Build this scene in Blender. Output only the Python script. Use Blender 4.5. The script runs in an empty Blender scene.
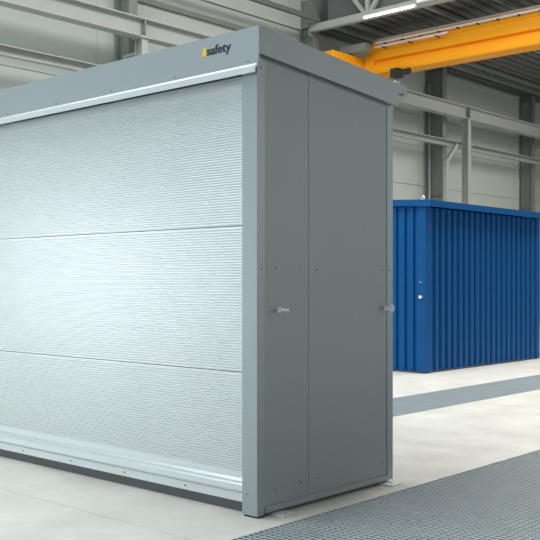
import bpy, bmesh, math, random
from mathutils import Vector, Matrix

random.seed(4)
S = bpy.context.scene
COL = S.collection

# ------------------------------------------------------------------ camera
# world axes: x runs along the shutter front, y along the container's side,
# the hall and everything in it is square to these axes
cd = bpy.data.cameras.new('camera')
cam = bpy.data.objects.new('camera', cd)
COL.objects.link(cam)
cam.location = (0, 0, 1.1)
cam.rotation_euler = (math.radians(90), 0, math.radians(42.15))
cd.sensor_width = 36
cd.lens = 36 * 933 / 540
cd.shift_y = 12 / 540
cd.clip_start = 0.05
cd.clip_end = 200
S.camera = cam

# ------------------------------------------------------------------ world, lights, exposure
w = bpy.data.worlds.new('daylight')
S.world = w
w.use_nodes = True
bg = w.node_tree.nodes['Background']
bg.inputs[0].default_value = (0.86, 0.94, 1.0, 1)
bg.inputs[1].default_value = 0.25


def area(name, loc, rot, sx, sy, power, color):
    l = bpy.data.lights.new(name, 'AREA')
    l.shape = 'RECTANGLE'
    l.size = sx
    l.size_y = sy
    l.energy = power
    l.color = color
    o = bpy.data.objects.new(name, l)
    COL.objects.link(o)
    o.location = loc
    o.rotation_euler = rot
    return o


R = math.radians
# daylight through the glazed front of the hall, behind the camera
area('daylight_front', (-5, -11, 4.9), (R(82), 0, 0), 14, 4.6, 560, (0.85, 0.95, 1.0))
# daylight through the open gate in the long wall, left of the camera
area('daylight_gate', (-12.2, -3.2, 1.25), (R(90), 0, R(-90)), 3.2, 2.3, 120, (0.95, 0.99, 1.0))
# added fill from the right, no known window; brightens the blue side wall
area('fill_right', (8.6, 16.0, 3.6), (R(90), 0, R(90)), 12, 4, 330, (1.0, 0.98, 0.93))
# added warm fill aimed at the crane girder, no known lamp here
area('fill_crane', (-5.5, 9.5, 8.0), (R(55), 0, 0), 8, 2, 230, (1.0, 0.95, 0.86))
# rooflight strips
area('rooflight_near', (-7.0, 1.8, 8.6), (0, 0, 0), 8, 8, 1000, (0.95, 0.99, 1.0))
area('rooflight_far', (-4.5, 11.0, 8.6), (0, 0, 0), 4, 6, 720, (1.0, 0.97, 0.90))
area('hall_lamps_far', (-6.5, 21.0, 6.1), (0, 0, 0), 6, 6, 420, (1.0, 0.96, 0.88))

S.cycles.use_denoising = True
S.view_settings.view_transform = 'Standard'
S.view_settings.look = 'None'
S.view_settings.exposure = 0.09
S.view_settings.gamma = 1.0
S.view_settings.use_curve_mapping = False


# ------------------------------------------------------------------ materials
def mat(name, color, rough=0.5, metal=0.0, noise=0.0, nscale=8.0, bump=0.0, bscale=60.0,
        stretch=(1, 1, 1), emit=None, emit_s=0.0, rvar=0.0):
    m = bpy.data.materials.new(name)
    m.use_nodes = True
    nt = m.node_tree
    b = nt.nodes['Principled BSDF']
    b.inputs['Base Color'].default_value = (*color, 1)
    b.inputs['Roughness'].default_value = rough
    b.inputs['Metallic'].default_value = metal
    tc = nt.nodes.new('ShaderNodeTexCoord')
    mp = nt.nodes.new('ShaderNodeMapping')
    mp.inputs['Scale'].default_value = stretch
    nt.links.new(tc.outputs['Object'], mp.inputs['Vector'])
    if noise > 0:
        n = nt.nodes.new('ShaderNodeTexNoise')
        n.inputs['Scale'].default_value = nscale
        n.inputs['Detail'].default_value = 10
        n.inputs['Roughness'].default_value = 0.68
        nt.links.new(mp.outputs[0], n.inputs['Vector'])
        r = nt.nodes.new('ShaderNodeValToRGB')
        r.color_ramp.elements[0].position = 0.3
        r.color_ramp.elements[1].position = 0.7
        r.color_ramp.elements[0].color = (*[c * (1 - noise) for c in color], 1)
        r.color_ramp.elements[1].color = (*[min(1, c * (1 + noise)) for c in color], 1)
        nt.links.new(n.outputs['Fac'], r.inputs['Fac'])
        nt.links.new(r.outputs['Color'], b.inputs['Base Color'])
        if rvar > 0:
            mr = nt.nodes.new('ShaderNodeMapRange')
            mr.inputs['To Min'].default_value = rough - rvar
            mr.inputs['To Max'].default_value = rough + rvar
            nt.links.new(n.outputs['Fac'], mr.inputs['Value'])
            nt.links.new(mr.outputs[0], b.inputs['Roughness'])
    if bump > 0:
        n2 = nt.nodes.new('ShaderNodeTexNoise')
        n2.inputs['Scale'].default_value = bscale
        n2.inputs['Detail'].default_value = 3
        nt.links.new(mp.outputs[0], n2.inputs['Vector'])
        bp = nt.nodes.new('ShaderNodeBump')
        bp.inputs['Strength'].default_value = bump
        bp.inputs['Distance'].default_value = 0.002
        nt.links.new(n2.outputs['Fac'], bp.inputs['Height'])
        nt.links.new(bp.outputs[0], b.inputs['Normal'])
    if emit:
        b.inputs['Emission Color'].default_value = (*emit, 1)
        b.inputs['Emission Strength'].default_value = emit_s
    return m


M = {}
M['paint'] = mat('silver_grey_paint', (0.335, 0.385, 0.41), 0.42, 0.35, noise=0.02, nscale=3)
M['panel'] = mat('ribbed_grey_panel', (0.345, 0.39, 0.40), 0.5, 0.3, noise=0.06, nscale=420,
                 stretch=(1, 1, 0.35), bump=0.03, bscale=300)
M['slat'] = mat('brushed_aluminium', (0.615, 0.665, 0.69), 0.37, 0.7, noise=0.02, nscale=2)
M['alu'] = mat('aluminium_profile', (0.66, 0.72, 0.75), 0.35, 0.5)
M['zinc'] = mat('zinc_plated_steel', (0.80, 0.82, 0.83), 0.35, 0.35)
M['plate'] = mat('galvanised_plate', (0.68, 0.70, 0.69), 0.55, 0.2, noise=0.06, nscale=30)
M['eye'] = mat('bright_zinc', (0.90, 0.92, 0.93), 0.35, 0.1)
M['dark_steel'] = mat('dark_painted_steel', (0.13, 0.15, 0.14), 0.5, 0.1, noise=0.05, nscale=3)
M['screw'] = mat('dark_screw', (0.14, 0.16, 0.17), 0.4, 0.6)
M['black'] = mat('black_print', (0.012, 0.014, 0.02), 0.5)
M['yellow'] = mat('yellow_print', (0.85, 0.50, 0.04), 0.5)
M['rubber'] = mat('black_rubber', (0.02, 0.022, 0.024), 0.7)
M['tray'] = mat('dark_sump_steel', (0.10, 0.11, 0.12), 0.6, 0.3)
M['floor'] = mat('polished_concrete', (0.635, 0.63, 0.585), 0.45, 0, noise=0.13, nscale=3.0,
                 bump=0.03, bscale=25, rvar=0.1)
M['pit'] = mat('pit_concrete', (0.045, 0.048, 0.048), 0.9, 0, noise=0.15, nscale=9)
M['grate'] = mat('galvanised_grating', (0.52, 0.58, 0.61), 0.4, 0.4, noise=0.08, nscale=6)
M['wall'] = mat('pale_sandwich_panel', (0.44, 0.49, 0.465), 0.6, 0, noise=0.03, nscale=1.2)
M['steel'] = mat('grey_painted_steel', (0.20, 0.225, 0.21), 0.5, 0.1, noise=0.06, nscale=2.5)
M['steel_light'] = mat('light_grey_painted_steel', (0.375, 0.40, 0.385), 0.5, 0.1, noise=0.04, nscale=3)
M['deck'] = mat('dark_roof_deck', (0.12, 0.125, 0.12), 0.6, 0.2, noise=0.1, nscale=2)
M['bulk'] = mat('grey_partition', (0.12, 0.13, 0.135), 0.7, 0, noise=0.04, nscale=1)
M['orange'] = mat('orange_crane_paint', (0.90, 0.36, 0.008), 0.42, 0, noise=0.04, nscale=2)
M['white'] = mat('white_enamel', (0.75, 0.77, 0.76), 0.4, 0)
M['blue'] = mat('blue_paint', (0.001, 0.078, 0.255), 0.45, 0, noise=0.05, nscale=3)
M['blue'].node_tree.nodes['Principled BSDF'].inputs['Specular IOR Level'].default_value = 0.2
M['orange'].node_tree.nodes['Principled BSDF'].inputs['Specular IOR Level'].default_value = 0.3
M['tube'] = mat('lit_tube', (0.9, 0.9, 0.9), 0.4, 0, emit=(1, 0.99, 0.95), emit_s=6.0)


# ------------------------------------------------------------------ mesh helpers
class MB:
    def __init__(self):
        self.v = []
        self.f = []

    def box(self, x0, x1, y0, y1, z0, z1):
        b = len(self.v)
        self.v += [(x0, y0, z0), (x1, y0, z0), (x1, y1, z0), (x0, y1, z0),
                   (x0, y0, z1), (x1, y0, z1), (x1, y1, z1), (x0, y1, z1)]
        self.f += [tuple(b + i for i in q) for q in
                   ((3, 2, 1, 0), (4, 5, 6, 7), (0, 1, 5, 4), (1, 2, 6, 5), (2, 3, 7, 6), (3, 0, 4, 7))]
        return self

    def prism(self, poly, axis, a, c):
        """closed polygon of 2-D points swept along one axis from a to c"""
        n = len(poly)
        b = len(self.v)

        def P(p, t):
            if axis == 'x':
                return (t, p[0], p[1])
            if axis == 'y':
                return (p[0], t, p[1])
            return (p[0], p[1], t)
        self.v += [P(p, a) for p in poly] + [P(p, c) for p in poly]
        for i in range(n):
            j = (i + 1) % n
            self.f.append((b + i, b + j, b + n + j, b + n + i))
        self.f.append(tuple(b + i for i in reversed(range(n))))
        self.f.append(tuple(b + n + i for i in range(n)))
        return self

    def tube(self, p, q, r, n=14, r2=None):
        p, q = Vector(p), Vector(q)
        r2 = r if r2 is None else r2
        d = (q - p).normalized()
        a = d.orthogonal().normalized()
        c = d.cross(a)
        b = len(self.v)
        for pt, rr in ((p, r), (q, r2)):
            for i in range(n):
                t = 2 * math.pi * i / n
                self.v.append(tuple(pt + rr * (math.cos(t) * a + math.sin(t) * c)))
        for i in range(n):
            j = (i + 1) % n
            self.f.append((b + i, b + j, b + n + j, b + n + i))
        self.f.append(tuple(b + i for i in reversed(range(n))))
        self.f.append(tuple(b + n + i for i in range(n)))
        return self

    def bar(self, p, q, wd, ht, up=(0, 0, 1)):
        """rectangular bar from p to q"""
        p, q = Vector(p), Vector(q)
        d = (q - p).normalized()
        s = d.cross(Vector(up)).normalized()
        t = s.cross(d).normalized()
        b = len(self.v)
        for pt in (p, q):
            for (i, j) in ((-1, -1), (1, -1), (1, 1), (-1, 1)):
                self.v.append(tuple(pt + s * (i * wd / 2) + t * (j * ht / 2)))
        self.f += [tuple(b + i for i in k) for k in
                   ((0, 1, 2, 3), (7, 6, 5, 4), (0, 4, 5, 1), (1, 5, 6, 2), (2, 6, 7, 3), (3, 7, 4, 0))]
        return self

    def dome(self, c, axis, r, h, n=12):
        """low domed head with its flat side at c"""
        c = Vector(c)
        d = Vector(axis).normalized()
        a = d.orthogonal().normalized()
        e = d.cross(a)
        rings = [(1.0, 0.0), (0.95, 0.45), (0.68, 0.85)]
        b = len(self.v)
        for (k, z) in rings:
            for i in range(n):
                t = 2 * math.pi * i / n
                self.v.append(tuple(c + d * (h * z) + (r * k) * (math.cos(t) * a + math.sin(t) * e)))
        for s in range(len(rings) - 1):
            for i in range(n):
                j = (i + 1) % n
                self.f.append((b + s * n + i, b + s * n + j, b + (s + 1) * n + j, b + (s + 1) * n + i))
        self.f.append(tuple(b + i for i in reversed(range(n))))
        self.f.append(tuple(b + (len(rings) - 1) * n + i for i in range(n)))
        return self

    def torus(self, c, normal, R0, r, n=28, k=10):
        c = Vector(c)
        d = Vector(normal).normalized()
        a = d.orthogonal().normalized()
        e = d.cross(a)
        b = len(self.v)
        for i in range(n):
            t = 2 * math.pi * i / n
            u = math.cos(t) * a + math.sin(t) * e
            for j in range(k):
                s = 2 * math.pi * j / k
                self.v.append(tuple(c + u * (R0 + r * math.cos(s)) + d * (r * math.sin(s))))
        for i in range(n):
            for j in range(k):
                i2, j2 = (i + 1) % n, (j + 1) % k
                self.f.append((b + i * k + j, b + i2 * k + j, b + i2 * k + j2, b + i * k + j2))
        return self

    def build(self, name, m, parent=None, bevel=0.0, smooth=False, origin=None):
        me = bpy.data.meshes.new(name)
        me.from_pydata(self.v, [], self.f)
        bm = bmesh.new()
        bm.from_mesh(me)
        bmesh.ops.recalc_face_normals(bm, faces=bm.faces)
        bm.to_mesh(me)
        bm.free()
        me.materials.append(m)
        o = bpy.data.objects.new(name, me)
        COL.objects.link(o)
        if smooth:
            me.polygons.foreach_set('use_smooth', [True] * len(me.polygons))
        base = Vector((0, 0, 0))
        if origin is not None:
            me.transform(Matrix.Translation(-Vector(origin)))
            o.location = origin
        if parent is not None:
            o.parent = parent
            o.location = Vector(o.location) - world_of(parent)
        if bevel > 0:
            md = o.modifiers.new('bevel', 'BEVEL')
            md.width = bevel
            md.segments = 2
            md.limit_method = 'ANGLE'
            md.angle_limit = math.radians(40)
        return o


def world_of(o):
    p = Vector(o.location)
    while o.parent is not None:
        o = o.parent
        p += Vector(o.location)
    return p


def thing(name, loc, label, cat, group=None):
    o = bpy.data.objects.new(name, None)
    COL.objects.link(o)
    o.location = loc
    o.empty_display_size = 0.1
    return tag(o, label, cat, group)


def tag(o, label, cat, group=None):
    o['label'] = label
    o['category'] = cat
    if group:
        o['group'] = group
    return o


def struct(o, label=None):
    o['kind'] = 'structure'
    if label:
        o['label'] = label
    return o


# ================================================================== SETTING
WU = -12.5                 # inner face of the long hall wall
GX0, GX1 = -2.80, -0.70    # near grating trench
GY0, GY1 = -1.0, 16.0
HX0, HX1 = -5.07, -4.36    # far grating strip
HY0, HY1 = 3.6, 24.0
FX0, FX1, FY0, FY1 = WU, 9.0, -9.0, 34.0

fl = MB()
JY = 2.722                 # sawn joint across the floor in front of the shutter
JW = 0.004


def slab(x0, x1, y0, y1):
    """slabs of floor, split at the sawn joint"""
    if y0 < JY < y1:
        fl.box(x0, x1, y0, JY - JW / 2, -0.2, 0)
        fl.box(x0, x1, JY + JW / 2, y1, -0.2, 0)
        fl.box(x0, x1, JY - JW / 2, JY + JW / 2, -0.2, -0.006)
    else:
        fl.box(x0, x1, y0, y1, -0.2, 0)


slab(FX0, HX0, FY0, FY1)
slab(HX0, HX1, FY0, HY0)
slab(HX0, HX1, HY1, FY1)
slab(HX1, GX0, FY0, FY1)
slab(GX0, GX1, FY0, GY0)
slab(GX0, GX1, GY1, FY1)
slab(GX1, FX1, FY0, FY1)
floor = struct(fl.build('floor', M['floor']), 'pale grey polished concrete floor with one sawn joint')
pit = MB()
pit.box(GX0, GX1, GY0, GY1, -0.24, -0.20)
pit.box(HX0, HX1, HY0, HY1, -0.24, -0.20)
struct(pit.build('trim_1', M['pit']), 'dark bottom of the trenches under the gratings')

# long wall of horizontal sandwich panels with open joints
wl = MB()
zs = [0, 0.57, 1.525, 2.48, 3.435, 4.39, 5.345, 6.30, 7.25, 9.0]
vs = [-9.0, 4.6, 9.55, 14.36, 19.15, 24.0, 29.0, 34.0]
for i in range(len(zs) - 1):
    for j in range(len(vs) - 1):
        off = 0.05 if zs[i] >= 6.2 else 0.0
        wl.box(WU - 0.12, WU + off, vs[j] + 0.003, vs[j + 1] - 0.003, zs[i] + 0.007, zs[i + 1] - 0.007)
wl.box(WU - 0.16, WU - 0.02, -9.0, 34.0, 0, 9.0)
struct(wl.build('wall_left', M['wall']), 'pale grey hall wall of long horizontal panels')

# high roof over the near bay, lower deck beyond the truss
ce = MB()
ce.box(WU, 9.0, -9.0, 34.0, 9.0, 9.15)
struct(ce.build('ceiling', M['deck']), 'dark roof of the hall')
DZ = 6.32
dk = MB()
x = WU + 0.02
while x < 8.9:                              # trapezoidal sheet, ribs along the hall
    dk.prism([(x, DZ + 0.05), (x + 0.02, DZ), (x + 0.13, DZ), (x + 0.15, DZ + 0.05),
              (x + 0.25, DZ + 0.05), (x + 0.25, DZ + 0.07), (x, DZ + 0.07)], 'y', 14.80, 34.0)
    x += 0.25
struct(dk.build('ceiling_deck', M['deck']), 'dark ribbed deck above the crane')
bk = MB()
bk.box(-11.82, 9.0, 14.80, 14.90, DZ + 0.071, 8.99)
struct(bk.build('wall_partition', M['bulk']), 'grey partition behind the roof truss')
ew = MB()
for i in range(len(zs) - 2):
    ew.box(WU, 9.0, 34.0, 34.12, zs[i] + 0.007, min(zs[i + 1], 9.0) - 0.007)
struct(ew.build('wall_far', M['wall']), 'pale end wall of the hall')


# ------------------------------------------------------------------ gratings
def grating(x0, x1, y0, y1, label):
    t = thing('floor_grating', ((x0 + x1) / 2, (y0 + y1) / 2, -0.04), label, 'grating', 'steel gratings set in the floor')
    fr = MB()
    a, d = 0.006, 0.05
    fr.box(x0, x0 + a, y0, y1, -d, 0).box(x1 - a, x1, y0, y1, -d, 0)
    fr.box(x0 + a, x1 - a, y0, y0 + a, -d, 0).box(x0 + a, x1 - a, y1 - a, y1, -d, 0)
    fr.build('frame', M['grate'], t)
    m = MB()
    p = 0.0333
    n = int((x1 - x0 - 2 * a) / p)
    for i in range(1, n + 1):
        xx = x0 + a + i * p
        if xx < x1 - a:
            m.box(xx - 0.0024, xx + 0.0024, y0 + a, y1 - a, -0.035, -0.002)
    n = int((y1 - y0 - 2 * a) / p)
    for i in range(1, n + 1):
        yy = y0 + a + i * p
        if yy < y1 - a:
            m.box(x0 + a, x1 - a, yy - 0.0045, yy + 0.0045, -0.014, 0)
    m.build('mesh', M['grate'], t)
    return t


grating(GX0, GX1, GY0, GY1, 'wide steel floor grating in the foreground beside the grey container')
grating(HX0, HX1, HY0, HY1, 'narrow strip of steel floor grating in front of the blue container')


# ------------------------------------------------------------------ columns along the long wall
def column(y, depth, label, sw=0.18):
    t = thing('steel_column', (WU + depth / 2, y, 0), label, 'column', 'steel columns along the hall wall')
    b = MB()
    h = sw / 2
    x0 = WU + 0.055
    b.box(x0, x0 + 0.018, y - h, y + h, 0.02, 6.9)
    b.box(x0 + 0.018, WU + depth - 0.018, y - 0.006, y + 0.006, 0.02, 6.9)
    b.box(WU + depth - 0.018, WU + depth, y - h, y + h, 0.02, 6.9)
    b.build('shaft', M['steel'], t)
    for z in (3.2, 6.18, 6.32):
        s = MB()
        s.box(x0 + 0.018, WU + depth - 0.018, y - h + 0.005, y - 0.006, z - 0.008, z + 0.008)
        s.build('stiffener', M['steel'], t)
    p = MB()
    p.box(WU + 0.055, WU + depth + 0.06, y - h - 0.06, y + h + 0.06, 0, 0.02)
    p.build('base_plate', M['steel'], t)
    return t


column(9.98, 0.40, 'steel column on the hall wall above the shutter front, left of the lettering')
column(14.78, 0.40, 'steel column on the hall wall where the roof truss ends')
column(19.55, 0.50, 'steel column on the hall wall behind the blue container')
column(24.4, 0.40, 'steel column on the hall wall farthest along, right of the blue container')

# crane runway: an I-beam on short posts in front of the columns
RX = -11.70
RB, RT = 5.05, 5.36
t = thing('runway_beam', (RX, 12, RB), 'long grey steel beam running level along the hall wall below the crane', 'beam')
b = MB()
hw = 0.11
b.box(RX - hw, RX + hw, -2.0, 33.5, RB, RB + 0.02)
b.box(RX - hw, RX + hw, -2.0, 33.5, RT - 0.02, RT)
b.box(RX - 0.008, RX + 0.008, -2.0, 33.5, RB + 0.02, RT - 0.02)
b.build('flanges', M['steel_light'], t)
for y in (5.4, 9.82, 15.05, 20.05, 24.6):
    s = MB()
    s.box(RX + 0.008, RX + hw - 0.005, y - 0.012, y + 0.012, RB + 0.02, RT - 0.02)
    s.box(RX - hw + 0.005, RX - 0.008, y - 0.012, y + 0.012, RB + 0.02, RT - 0.02)
    s.build('stiffener', M['steel'], t)
rl = MB()
rl.box(RX - 0.025, RX + 0.025, -2.0, 33.5, RT, RT + 0.03)
rl.build('rail', M['steel'], t)

LOC = {9.82: 'above the shutter front at upper left', 15.05: 'standing behind the grey container near the truss',
       20.05: 'right of the column behind the blue container', 24.6: 'farthest right along the wall'}
for y in (9.82, 15.05, 20.05, 24.6):
    t = thing('crane_post', (RX, y, 0), 'pale steel post carrying the runway beam, ' + LOC[y], 'post', 'posts under the runway beam')
    b = MB()
    b.box(RX + 0.075, RX + 0.09, y - 0.065, y + 0.065, 0.015, RB - 0.016)
    b.box(RX - 0.09, RX - 0.075, y - 0.065, y + 0.065, 0.015, RB - 0.016)
    b.box(RX - 0.075, RX + 0.075, y - 0.006, y + 0.006, 0.015, RB - 0.016)
    b.build('shaft', M['steel_light'], t)
    c = MB()
    c.box(RX - 0.13, RX + 0.13, y - 0.11, y + 0.11, RB - 0.016, RB)
    c.build('cap_plate', M['steel_light'], t)
    c = MB()
    c.box(RX - 0.13, RX + 0.13, y - 0.11, y + 0.11, 0, 0.015)
    c.build('base_plate', M['steel_light'], t)
    c = MB()
    c.bar((RX - 0.09, y, RB - 0.22), (WU + 0.40, y - 0.05, RB - 0.25), 0.04, 0.04)
    c.build('tie', M['steel_light'], t)

# lower rail in front of the columns
t = thing('wall_rail', (-11.94, 12, 4.36), 'long grey steel rail running level along the columns below the runway beam', 'rail')
b = MB()
b.prism([(-12.0, 4.38), (-11.88, 4.38), (-11.88, 4.395), (-11.988, 4.395), (-11.988, 4.515),
         (-11.88, 4.515), (-11.88, 4.53), (-12.0, 4.53)], 'y', -6.0, 33.5)
b.build('channel', M['steel_light'], t)
for y in (9.98, 14.78, 24.4):
    b = MB()
    b.box(-12.099, -12.0, y - 0.05, y + 0.05, 4.40, 4.51)
    b.build('cleat', M['steel'], t)

# ledge strip and dark rail on the upper wall
b = MB()
b.box(WU + 0.0, WU + 0.07, -6.0, 9.85, 5.93, 6.02).box(WU, WU + 0.07, 10.11, 14.54, 5.93, 6.02)
struct(b.build('trim_2', M['steel']), 'grey strip along the upper wall')
b = MB()
b.box(-11.90, -11.82, 3.0, 14.55, 6.32, 6.41)
tag(b.build('tie_beam', M['dark_steel'], origin=(-11.86, 8.8, 6.32)),
    'thin dark steel tie running high along the wall to the column at the truss', 'beam')

# conduit beside the column behind the blue container
b = MB()
b.tube((WU + 0.16, 19.41, 0.02), (WU + 0.16, 19.41, 5.9), 0.022)
tag(b.build('conduit_pipe', M['steel_light'], smooth=True, origin=(WU + 0.16, 19.41, 0.02)),
    'thin pale vertical conduit on the column behind the blue container', 'pipe')

# white diagonal brace near the right-hand post
t = thing('wall_brace', (RX, 19.11, 0), 'pale bent steel brace right of the column behind the blue container', 'brace')
b = MB()
b.bar((RX, 19.11, 0.0), (RX, 19.11, 3.95), 0.09, 0.09, up=(1, 0, 0))
b.build('upright', M['steel_light'], t)
b = MB()
b.bar((RX, 19.11, 3.93), (RX, 19.60, 4.40), 0.08, 0.08, up=(1, 0, 0))
b.build('diagonal', M['steel_light'], t)

# ------------------------------------------------------------------ roof truss and lamp
TY = 14.62
t = thing('roof_truss', (-8, TY, 6.16), 'grey steel roof truss slanting out from the column above the orange crane', 'truss')
b = MB()
b.prism([(TY - 0.06, 6.17), (TY + 0.06, 6.17), (TY + 0.06, 6.185), (TY - 0.045, 6.185), (TY - 0.045, 6.31), (TY - 0.06, 6.31)],
        'x', WU + 0.40, 5.0)
b.box(WU + 0.40, 5.0, TY - 0.045, TY + 0.06, 6.296, 6.31)
b.build('lower_chord', M['steel_light'], t)
b = MB()
b.box(WU + 0.40, 5.0, TY - 0.06, TY + 0.06, 7.35, 7.48)
b.build('upper_chord', M['steel_light'], t)
for (x0, x1) in ((-10.69, -10.69), (-10.76, -11.6), (-10.62, -9.9), (-8.6, -8.6), (-8.67, -9.75), (-8.53, -7.5)):
    b = MB()
    b.bar((x0, TY, 6.31), (x1, TY, 7.35), 0.07, 0.07, up=(0, 1, 0))
    b.build('web_member', M['steel_light'], t)
b = MB()
b.box(WU + 0.40, WU + 0.415, TY - 0.10, TY + 0.10, 6.08, 6.42)
b.build('end_plate', M['steel'], t)
b = MB()
b.box(-9.48, -8.2, TY - 0.16, TY - 0.062, 6.21, 6.36)
tag(b.build('cable_duct', M['white'], bevel=0.004, origin=(-8.85, TY - 0.11, 6.21)),
    'white duct on the truss chord right of the lit tube lamp', 'duct')

t = thing('tube_lamp', (-10.12, TY - 0.09, 6.2), 'lit white fluorescent tube lamp on the lower chord of the truss', 'lamp')
b = MB()
b.box(-10.72, -9.52, TY - 0.10, TY - 0.061, 6.195, 6.225)
b.build('housing', M['white'], t)
b = MB()
b.tube((-10.69, TY - 0.10, 6.18), (-9.55, TY - 0.10, 6.18), 0.014)
b.build('tube', M['tube'], t, smooth=True)
for x in (-10.705, -9.535):
    b = MB()
    b.box(x - 0.014, x + 0.014, TY - 0.125, TY - 0.075, 6.155, 6.20)
    b.build('end_cap', M['white'], t)

for k, (x, wh) in enumerate(((-11.75, 'nearest the hall wall'), (-11.35, 'second from the hall wall'),
                             (-9.6, 'above the middle of the crane girder'), (-8.4, 'farthest out from the hall wall'))):
    b = MB()
    b.box(x - 0.05, x + 0.05, 14.95, 33.9, DZ - 0.064, DZ - 0.002)
    tag(b.build('purlin', M['steel'], origin=(x, 24, DZ - 0.06)), 'grey purlin under the dark deck, ' + wh, 'purlin',
        'purlins under the deck')

# ------------------------------------------------------------------ bridge crane
t = thing('bridge_crane', (RX, 15.8, RT + 0.03), 'orange bridge crane spanning out from the hall wall', 'crane')
GY, GB, GT = 15.62, 5.37, 6.03
b = MB()
# box girder: web, top flange, rail ledge and swelling lower lip on the camera side
prof = [(GY + 0.02, GB), (GY + 0.0, GB + 0.04), (GY + 0.0, GB + 0.16), (GY + 0.11, GB + 0.19), (GY + 0.11, GB + 0.255), (GY + 0.03, GB + 0.285), (GY + 0.03, GB + 0.50),
        (GY + 0.0, GB + 0.515), (GY + 0.0, GT), (GY + 0.42, GT), (GY + 0.42, GB)]
b.prism(prof, 'x', RX + 0.42, 6.0)
b.build('girder', M['orange'], t)
b = MB()
b.prism([(RX + 0.42, GB + 0.02), (RX + 0.42, GT), (RX + 0.20, GB + 0.42), (RX + 0.16, GB + 0.02)], 'y', GY + 0.03, GY + 0.39)
b.build('girder_end', M['orange'], t)
b = MB()
b.box(RX - 0.14, RX + 0.16, GY - 1.0, GY + 0.95, RT + 0.07, RT + 0.37)
b.build('end_carriage', M['orange'], t, bevel=0.012)
for y in (GY - 0.78, GY + 0.72):
    b = MB()
    b.tube((RX - 0.05, y, RT + 0.13), (RX + 0.05, y, RT + 0.13), 0.10, 24)
    b.build('wheel', M['rubber'], t)
# drive motor hung under the girder
mo = MB()
mo.tube((-10.62, GY - 0.10, 5.26), (-10.32, GY - 0.10, 5.28), 0.06, 18)
mo.tube((-10.66, GY - 0.10, 5.258), (-10.62, GY - 0.10, 5.26), 0.045, 18)
motor = mo.build('motor', M['rubber'], t, smooth=False)
b = MB()
b.box(-10.75, -10.58, GY - 0.16, GY + 0.06, 5.20, GB)
b.build('motor_bracket', M['rubber'], motor)
# conductor rails on stand-offs along the girder
for (zz, yy, xe, mm) in ((5.965, GY - 0.06, 6.0, 'white'), (5.87, GY - 0.12, -9.45, 'zinc')):
    r_ = MB()
    r_.box(RX + 0.55, xe, yy - 0.018, yy + 0.018, zz - 0.018, zz + 0.018)
    rail = r_.build('conductor_rail', M[mm], t)
    x = RX + 0.75
    while x < min(xe, -6.0):
        s = MB()
        s.box(x - 0.012, x + 0.012, yy - 0.03, GY + 0.001, zz - 0.035, zz - 0.018)
        s.build('rail_bracket', M['rubber'], rail)
        x += 0.42 if xe > 0 else 0.62
b = MB()
b.tube((RX + 0.5, GY + 0.06, GT + 0.028), (6.0, GY + 0.06, GT + 0.028), 0.028)
b.build('cable_tray', M['zinc'], t)
b = MB()
b.box(RX - 0.10, RX + 0.55, GY - 0.45, GY - 0.25, RT + 0.40, RT + 0.56)
b.build('control_box', M['steel'], t, bevel=0.01)
b = MB()
b.box(RX - 0.02, RX + 0.05, GY - 0.38, GY - 0.32, RT + 0.36, RT + 0.41)
b.build('box_bracket', M['steel'], t)


# ================================================================== BLUE CONTAINER
BX1, BX0, BY0, BY1, BH = -6.115, -8.10, 9.53, 12.53, 2.02
t = thing('material_container', ((BX0 + BX1) / 2, (BY0 + BY1) / 2, 0),
          'blue corrugated steel material container on the floor behind the grey container', 'container')


def corr(a, c, period, d):
    """zig-zag outline of a corrugated sheet from a to c (outer side at 0, dents at d)"""
    pts = []
    n = max(1, round((c - a) / period))
    p = (c - a) / n
    for i in range(n):
        s = a + i * p
        pts += [(s, 0), (s + p * 0.50, 0), (s + p * 0.60, d), (s + p * 0.90, d)]
    pts.append((c, 0))
    return pts


fz0, fz1 = 0.022, BH - 0.02
b = MB()
pts = corr(BX0 + 0.12, BX1 - 0.12, 0.125, 0.03)
b.prism([(p, BY0 + 0.008 + d) for p, d in pts] + [(BX1 - 0.12, BY0 + 0.06), (BX0 + 0.12, BY0 + 0.06)], 'z', fz0, fz1)
front = b.build('front_wall', M['blue'], t)
b = MB()
pts = corr(BY0 + 0.10, BY1 - 0.10, 0.137, 0.035)
b.prism([(BX1 - 0.008 - d, p) for p, d in pts] + [(BX1 - 0.06, BY1 - 0.10), (BX1 - 0.06, BY0 + 0.10)], 'z', fz0, fz1)
b.build('side_wall', M['blue'], t)
b = MB()
b.prism([(BX0 + 0.008 + d, p) for p, d in pts] + [(BX0 + 0.06, BY1 - 0.10), (BX0 + 0.06, BY0 + 0.10)], 'z', fz0, fz1)
b.build('side_wall', M['blue'], t)
b = MB()
b.box(BX0 + 0.12, BX1 - 0.12, BY1 - 0.04, BY1 - 0.008, fz0, fz1)
b.build('back_wall', M['blue'], t)
for (xa, xb, ya, yb) in ((BX1 - 0.12, BX1, BY0, BY0 + 0.10), (BX0, BX0 + 0.12, BY0, BY0 + 0.10),
                         (BX1 - 0.12, BX1, BY1 - 0.10, BY1), (BX0, BX0 + 0.12, BY1 - 0.10, BY1)):
    b = MB()
    b.box(xa, xb, ya, yb, 0.012, BH)
    b.build('corner_post', M['blue'], t, bevel=0.008)
b = MB()
b.box(BX0 + 0.02, BX1 - 0.02, BY0 + 0.02, BY1 - 0.02, 0.0, 0.022)
b.build('base', M['tray'], t)
b = MB()
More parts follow.
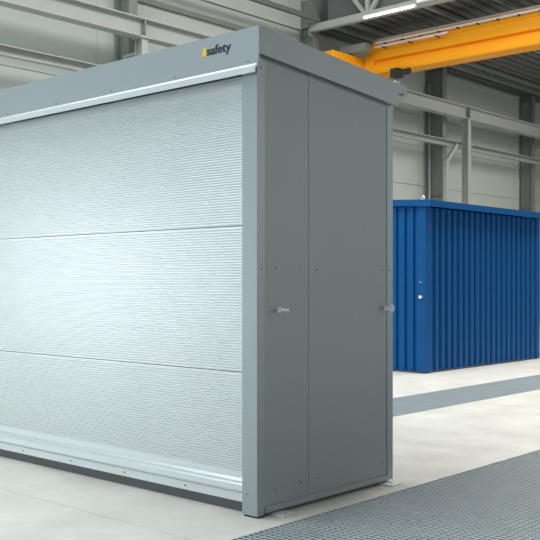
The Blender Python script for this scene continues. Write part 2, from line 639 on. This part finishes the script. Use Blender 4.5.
# roof tray with a turned-down edge
b.box(BX0 - 0.05, BX1 + 0.09, BY0 - 0.05, BY0 - 0.035, BH - 0.015, BH + 0.065)
b.box(BX1 + 0.075, BX1 + 0.09, BY0 - 0.035, BY1 + 0.05, BH - 0.015, BH + 0.065)
b.box(BX0 - 0.05, BX0 - 0.035, BY0 - 0.035, BY1 + 0.05, BH - 0.015, BH + 0.065)
b.box(BX0 - 0.035, BX1 + 0.075, BY0 - 0.035, BY1 + 0.05, BH, BH + 0.06)
roof = b.build('roof', M['blue'], t)
for o in t.children:                        # the roof rises a little towards the left
    for v in o.data.vertices:
        if v.co.z > 1.9:
            v.co.z += (BX1 - v.co.x) * 0.05
b = MB()
b.torus((BX1 - 0.10, BY0 + 0.10, BH + 0.093), (0.5, 1, 0), 0.028, 0.009, 20, 8)
b.build('lifting_eye', M['zinc'], roof, smooth=True)
b = MB()
b.tube((-6.172, BY0 + 0.001, 0.92), (-6.172, BY0 - 0.02, 0.92), 0.013, 16)
b.tube((-6.172, BY0 - 0.02, 0.92), (-6.172, BY0 - 0.035, 0.92), 0.02, 16)
b.build('door_knob', M['zinc'], t, smooth=False)
b = MB()
b.dome((-6.185, BY0, 1.10), (0, -1, 0), 0.008, 0.008)
b.build('screw', M['zinc'], t)

# ================================================================== GREY CONTAINER
CU, CV = -2.95, 3.17          # front right corner: side plane and front plane
CL, CB = -6.05, 4.27          # left side plane, back plane
t = thing('storage_container', ((CU + CL) / 2, (CV + CB) / 2, 0),
          'silver grey steel container with a ribbed shutter front beside the wide floor grating', 'container')
C = t


def zroof(v):
    """top edge of the roof fascia, falling towards the gutter at the back"""
    return 2.283 - (v - 3.15) * (0.088 / 1.10)


# corner posts
b = MB()
b.prism([(CU, CV), (CU, CV + 0.04), (CU - 0.004, CV + 0.04), (CU - 0.004, CV + 0.06), (CU - 0.097, CV + 0.06), (CU - 0.097, CV)],
        'z', 0.008, 2.215)
fp = b.build('corner_post', M['paint'], C, bevel=0.003)
b = MB()
b.box(CU - 0.09, CU - 0.006, CV + 0.006, CV + 0.055, 0, 0.008)
b.build('foot', M['rubber'], fp)
b = MB()
b.prism([(CL, CV), (CL, CV + 0.06), (CL + 0.097, CV + 0.06), (CL + 0.097, CV)], 'z', 0.014, 2.16)
b.build('corner_post', M['paint'], C, bevel=0.003)
b = MB()
b.prism([(CU, CB - 0.055), (CU, CB), (CU - 0.09, CB), (CU - 0.09, CB - 0.055)], 'z', 0.014, 2.08)
b.build('corner_post', M['paint'], C, bevel=0.003)
b = MB()
b.prism([(CL, CB - 0.055), (CL, CB), (CL + 0.09, CB), (CL + 0.09, CB - 0.055)], 'z', 0.014, 2.08)
b.build('corner_post', M['paint'], C, bevel=0.003)


# ribbed side panels: fine vertical lining
def side_panel(y0, y1):
    b = MB()
    n = round((y1 - y0) / 0.0105)
    p = (y1 - y0) / n
    pts = []
    X = CU - 0.005
    for i in range(n):
        s = y0 + i * p
        pts += [(X, s), (X, s + p * 0.72), (X - 0.0004, s + p * 0.80), (X - 0.0004, s + p * 0.94)]
    pts += [(X, y1), (X - 0.05, y1), (X - 0.05, y0)]
    b.prism(pts, 'z', 0.046, 2.2)
    b.v = [(p[0], p[1], zroof(p[1]) - 0.05) if p[2] > 2 else p for p in b.v]     # tops follow the roof's fall
    return b.build('side_panel', M['panel'], C)


side_panel(3.2105, 3.5465)
side_panel(3.5495, 4.2135)
b = MB()
b.box(CL + 0.002, CL + 0.05, CV + 0.061, CB - 0.056, 0.046, 2.06)
b.build('side_panel', M['panel'], C)
b = MB()
b.box(CL + 0.091, CU - 0.091, CB - 0.05, CB - 0.004, 0.05, 2.05)
b.build('back_wall', M['panel'], C)
# bottom rail under the side panels
b = MB()
b.prism([(CU - 0.05, 0.014), (CU - 0.001, 0.014), (CU + 0.003, 0.018), (CU + 0.003, 0.042), (CU - 0.001, 0.046), (CU - 0.05, 0.046)],
        'y', CV + 0.061, CB - 0.056)
b.build('bottom_rail', M['paint'], C)
# sump tray set back under the shutter
b = MB()
b.box(CL + 0.06, CU - 0.06, CV + 0.16, CB - 0.06, 0.012, 0.14)
b.build('sump_tray', M['tray'], C)
b = MB()
b.box(CL + 0.06, CU - 0.06, CV + 0.13, CB - 0.06, 0.141, 0.165)
b.build('floor_board', M['tray'], C)

b = MB()
b.box(CL + 0.09, CU - 0.10, CV + 0.055, CV + 0.13, 0.0, 0.05)  # added dark strip standing in for the shade under the bottom bar
b.build('gap_shade', M['tray'], C)

# --- sectional shutter of three ribbed panels
SV = CV + 0.05
SX0, SX1 = CL + 0.085, CU - 0.080
for (z0, z1) in ((1.3715, 2.084), (0.6700, 1.3675), (0.196, 0.6660)):
    b = MB()
    a = z1 - 0.036 if z1 > 2 else z1 - 0.004
    n = round((a - z0 - 0.004) / 0.013)
    p = (a - z0 - 0.004) / n
    pts = [(SV + 0.03, z0), (SV, z0), (SV, z0 + 0.004)]
    for i in range(n):
        s = z0 + 0.004 + i * p
        pts += [(SV - 0.0036, s + p * 0.10), (SV - 0.0044, s + p * 0.20), (SV - 0.0044, s + p * 0.60), (SV - 0.0036, s + p * 0.70), (SV, s + p * 0.79), (SV, s + p)]
    pts += [(SV, z1), (SV + 0.03, z1)]
    b.prism(pts, 'x', SX0, SX1)
    b.build('shutter_panel', M['slat'], C)
# plain strip and bottom bar
b = MB()
b.box(SX0, SX1, SV - 0.001, SV + 0.03, 0.163, 0.1955)
b.build('bottom_strip', M['alu'], C)
b = MB()
b.prism([(SV + 0.03, 0.052), (SV - 0.012, 0.052), (SV - 0.012, 0.092), (SV - 0.006, 0.095), (SV - 0.006, 0.099), (SV - 0.022, 0.102),
         (SV - 0.026, 0.108), (SV - 0.026, 0.134), (SV - 0.020, 0.141), (SV - 0.012, 0.143), (SV - 0.012, 0.147), (SV - 0.014, 0.150), (SV - 0.003, 0.1625),
         (SV + 0.03, 0.1625)], 'x', SX0, SX1)
bar = b.build('bottom_bar', M['alu'], C)


def screw(x, y, z, axis, parent, r=0.0042, m='screw'):
    b = MB()
    b.dome((x, y, z), axis, r, r * 0.75, 12)
    b.build('screw', M[m], parent)


FN, SN = (0, -1, 0), (1, 0, 0)
for k in range(6):
    screw(-3.481 - k * 0.483, SV - 0.012, 0.073, FN, bar, 0.005)

# --- fascia round the roof
FU, FV = -2.92, 3.15
FL = CL - 0.03
b = MB()
b.prism([(FV, 2.283), (FV, 2.112), (FV + 0.012, 2.112), (FV + 0.012, 2.283)], 'x', FL, FU - 0.004)
ff = b.build('front_fascia', M['paint'], C)
b = MB()
b.prism([(FV, 2.1118), (FV - 0.014, 2.098), (FV - 0.014, 2.070), (FV - 0.010, 2.068), (FV - 0.010, 2.085), (FV + 0.012, 2.1118)],
        'x', FL, FU - 0.014)
dr = b.build('drip_rail', M['alu'], C)
b = MB()
y1 = CB + 0.005
b.prism([(FV, zroof(FV)), (y1, zroof(y1)), (y1, zroof(y1) - 0.126), (FV + 0.013, zroof(FV) - 0.129), (FV, zroof(FV) - 0.129)],
        'x', FU - 0.0035, FU)
b.build('side_fascia', M['paint'], C)
b = MB()
b.prism([(FV, zroof(FV)), (y1, zroof(y1)), (y1, zroof(y1) - 0.126), (FV, zroof(FV) - 0.129)], 'x', FL, FL + 0.003)
b.build('side_fascia', M['paint'], C)
b = MB()
b.prism([(FV + 0.012, zroof(FV) - 0.003), (y1 + 0.01, zroof(y1) - 0.004), (y1 + 0.01, zroof(y1) - 0.03), (FV + 0.012, zroof(FV) - 0.03)],
        'x', FL + 0.004, FU - 0.004)
b.build('roof', M['paint'], C)
# soffit strip closing the gap over the posts and side panels
b = MB()
b.prism([(CV + 0.065, zroof(CV) - 0.10), (CB - 0.06, zroof(CB) - 0.10), (CB - 0.06, zroof(CB) - 0.045), (CV + 0.065, zroof(CV) - 0.045)],
        'x', CU - 0.004, FU - 0.005)
b.build('top_rail', M['paint'], C)
# gutter along the back
z = zroof(y1)
b = MB()
b.prism([(y1, z), (y1, z - 0.074), (y1 + 0.06, z - 0.070), (y1 + 0.088, z - 0.058), (y1 + 0.092, z - 0.03), (y1 + 0.082, z - 0.006)],
        'x', FU - 0.003, FU)
b.prism([(y1, z - 0.074), (y1 + 0.06, z - 0.070), (y1 + 0.088, z - 0.058), (y1 + 0.092, z - 0.03), (y1 + 0.082, z - 0.006), (y1 + 0.079, z - 0.006),
         (y1 + 0.089, z - 0.03), (y1 + 0.085, z - 0.056), (y1 + 0.06, z - 0.067), (y1, z - 0.071)], 'x', FL, FU - 0.003)
gut = b.build('gutter', M['paint'], C)
b = MB()
b.prism([(y1 + 0.008, z - 0.064), (y1 + 0.055, z - 0.060), (y1 + 0.062, z - 0.054), (y1 + 0.008, z - 0.055)], 'x', FU, FU + 0.0008)
b.build('slot', M['black'], gut)
b = MB()
b.box(FU - 0.06, FU - 0.012, y1 - 0.005, y1 + 0.04, z - 0.004, z + 0.016)
b.build('glint_plate', M['white'], gut)  # added white plate imitating a glint of reflected light

# lettering and yellow mark on the fascia
cu = bpy.data.curves.new('lettering', 'FONT')
cu.body = 'safety'
cu.size = 0.061
cu.extrude = 0.0006
cu.offset = 0.0011
cu.space_character = 1.0
tmp = bpy.data.objects.new('lettering_source', cu)
COL.objects.link(tmp)
bpy.context.view_layer.update()
me = bpy.data.meshes.new_from_object(tmp.evaluated_get(bpy.context.evaluated_depsgraph_get()))
bpy.data.objects.remove(tmp)
xs = [v.co.x for v in me.vertices]
k = 0.163 / (max(xs) - min(xs))
me.transform(Matrix.Translation((-min(xs), 0, 0)))
me.transform(Matrix.Diagonal((k, 1.0, 1, 1)))
bm = bmesh.new()                       # a second, slightly shifted set of letters makes the strokes bold
bm.from_mesh(me)
geo = bmesh.ops.duplicate(bm, geom=bm.verts[:] + bm.edges[:] + bm.faces[:])['geom']
bmesh.ops.translate(bm, verts=[g for g in geo if isinstance(g, bmesh.types.BMVert)], vec=(0.0016, 0.0006, 0.00005))
bm.to_mesh(me)
bm.free()
me.transform(Matrix.Rotation(math.radians(90), 4, 'X'))
me.materials.clear()
me.materials.append(M['black'])
lt = bpy.data.objects.new('lettering', me)
COL.objects.link(lt)
lt.parent = ff
lt.location = Vector((-3.264, FV - 0.0008, 2.197)) - world_of(ff)
lt['label'] = 'dark lettering reading safety'
b = MB()
ex, ez = -3.281, 2.197
b.prism([(ex - 0.019, ez - 0.002), (ex + 0.012, ez - 0.002), (ex + 0.017, ez + 0.012), (ex + 0.012, ez + 0.034), (ex + 0.004, ez + 0.044),
         (ex - 0.008, ez + 0.040), (ex - 0.010, ez + 0.022)], 'y', FV - 0.0012, FV)
e = b.build('emblem', M['yellow'], ff)
e['label'] = 'yellow mark before the lettering'

# screws on the fascia
for k in range(7):
    screw(-2.989 - k * 0.507, FV, 2.127, FN, ff, 0.0045)
screw(CU - 0.068, CV, 0.105, FN, C, 0.0045)
# screws on the side: upper row, bottom row, top and foot of the corner post


def on_side(px):
    r = (px - 270) / 933
    return (r * 0.671 * 2.95 + 0.7414 * 2.95) / (0.671 - 0.7414 * r)


for px in (261.3,):
    screw(CU, on_side(px), 1.163, SN, C, 0.0045)
for px in (276.3, 301, 317.3, 382.7):
    screw(CU - 0.005, on_side(px), 1.163, SN, C, 0.0045)
screw(CU, on_side(389.3), 1.163, SN, C, 0.0045)
for px in (275.6, 301.3, 317.8, 382.9):
    screw(CU - 0.005, on_side(px), 0.118, SN, C, 0.0045)
screw(CU, 3.195, 2.10, SN, C, 0.0045)
screw(CU, 3.19, 0.03, SN, C, 0.004)
screw(CU + 0.003, 3.245, 0.03, SN, C, 0.004)
screw(CU + 0.003, 3.60, 0.03, SN, C, 0.004)


# eye bolts on the side
def eye(y, z, normal, base):
    b = MB()
    b.tube((base, y, z), (base + 0.008, y, z), 0.013, 18)
    b.tube((base + 0.006, y, z), (base + 0.026, y, z), 0.0085, 14)
    s = b.build('eye_bolt', M['eye'], C, smooth=False)
    b = MB()
    b.torus((base + 0.026 + 0.016, y, z), normal, 0.0150, 0.0062)
    b.build('ring', M['eye'], s, smooth=True)


eye(on_side(279.3), 0.968, (0.05, 0.1, 1), CU - 0.005)
eye(on_side(385.8), 0.958, (0.25, 1, 0.05), CU - 0.005)

# floor plates
for (y0, y1_) in ((3.272, 3.362), (4.15, 4.235)):
    b = MB()
    b.box(CU - 0.03, CU + 0.078, y0, y1_, 0.0, 0.008)
    p = b.build('floor_plate', M['plate'], C, bevel=0.001)
    b = MB()
    b.tube((CU + 0.045, (y0 + y1_) / 2, 0.0081), (CU + 0.045, (y0 + y1_) / 2, 0.0095), 0.006, 14)
    b.build('plug', M['screw'], p)
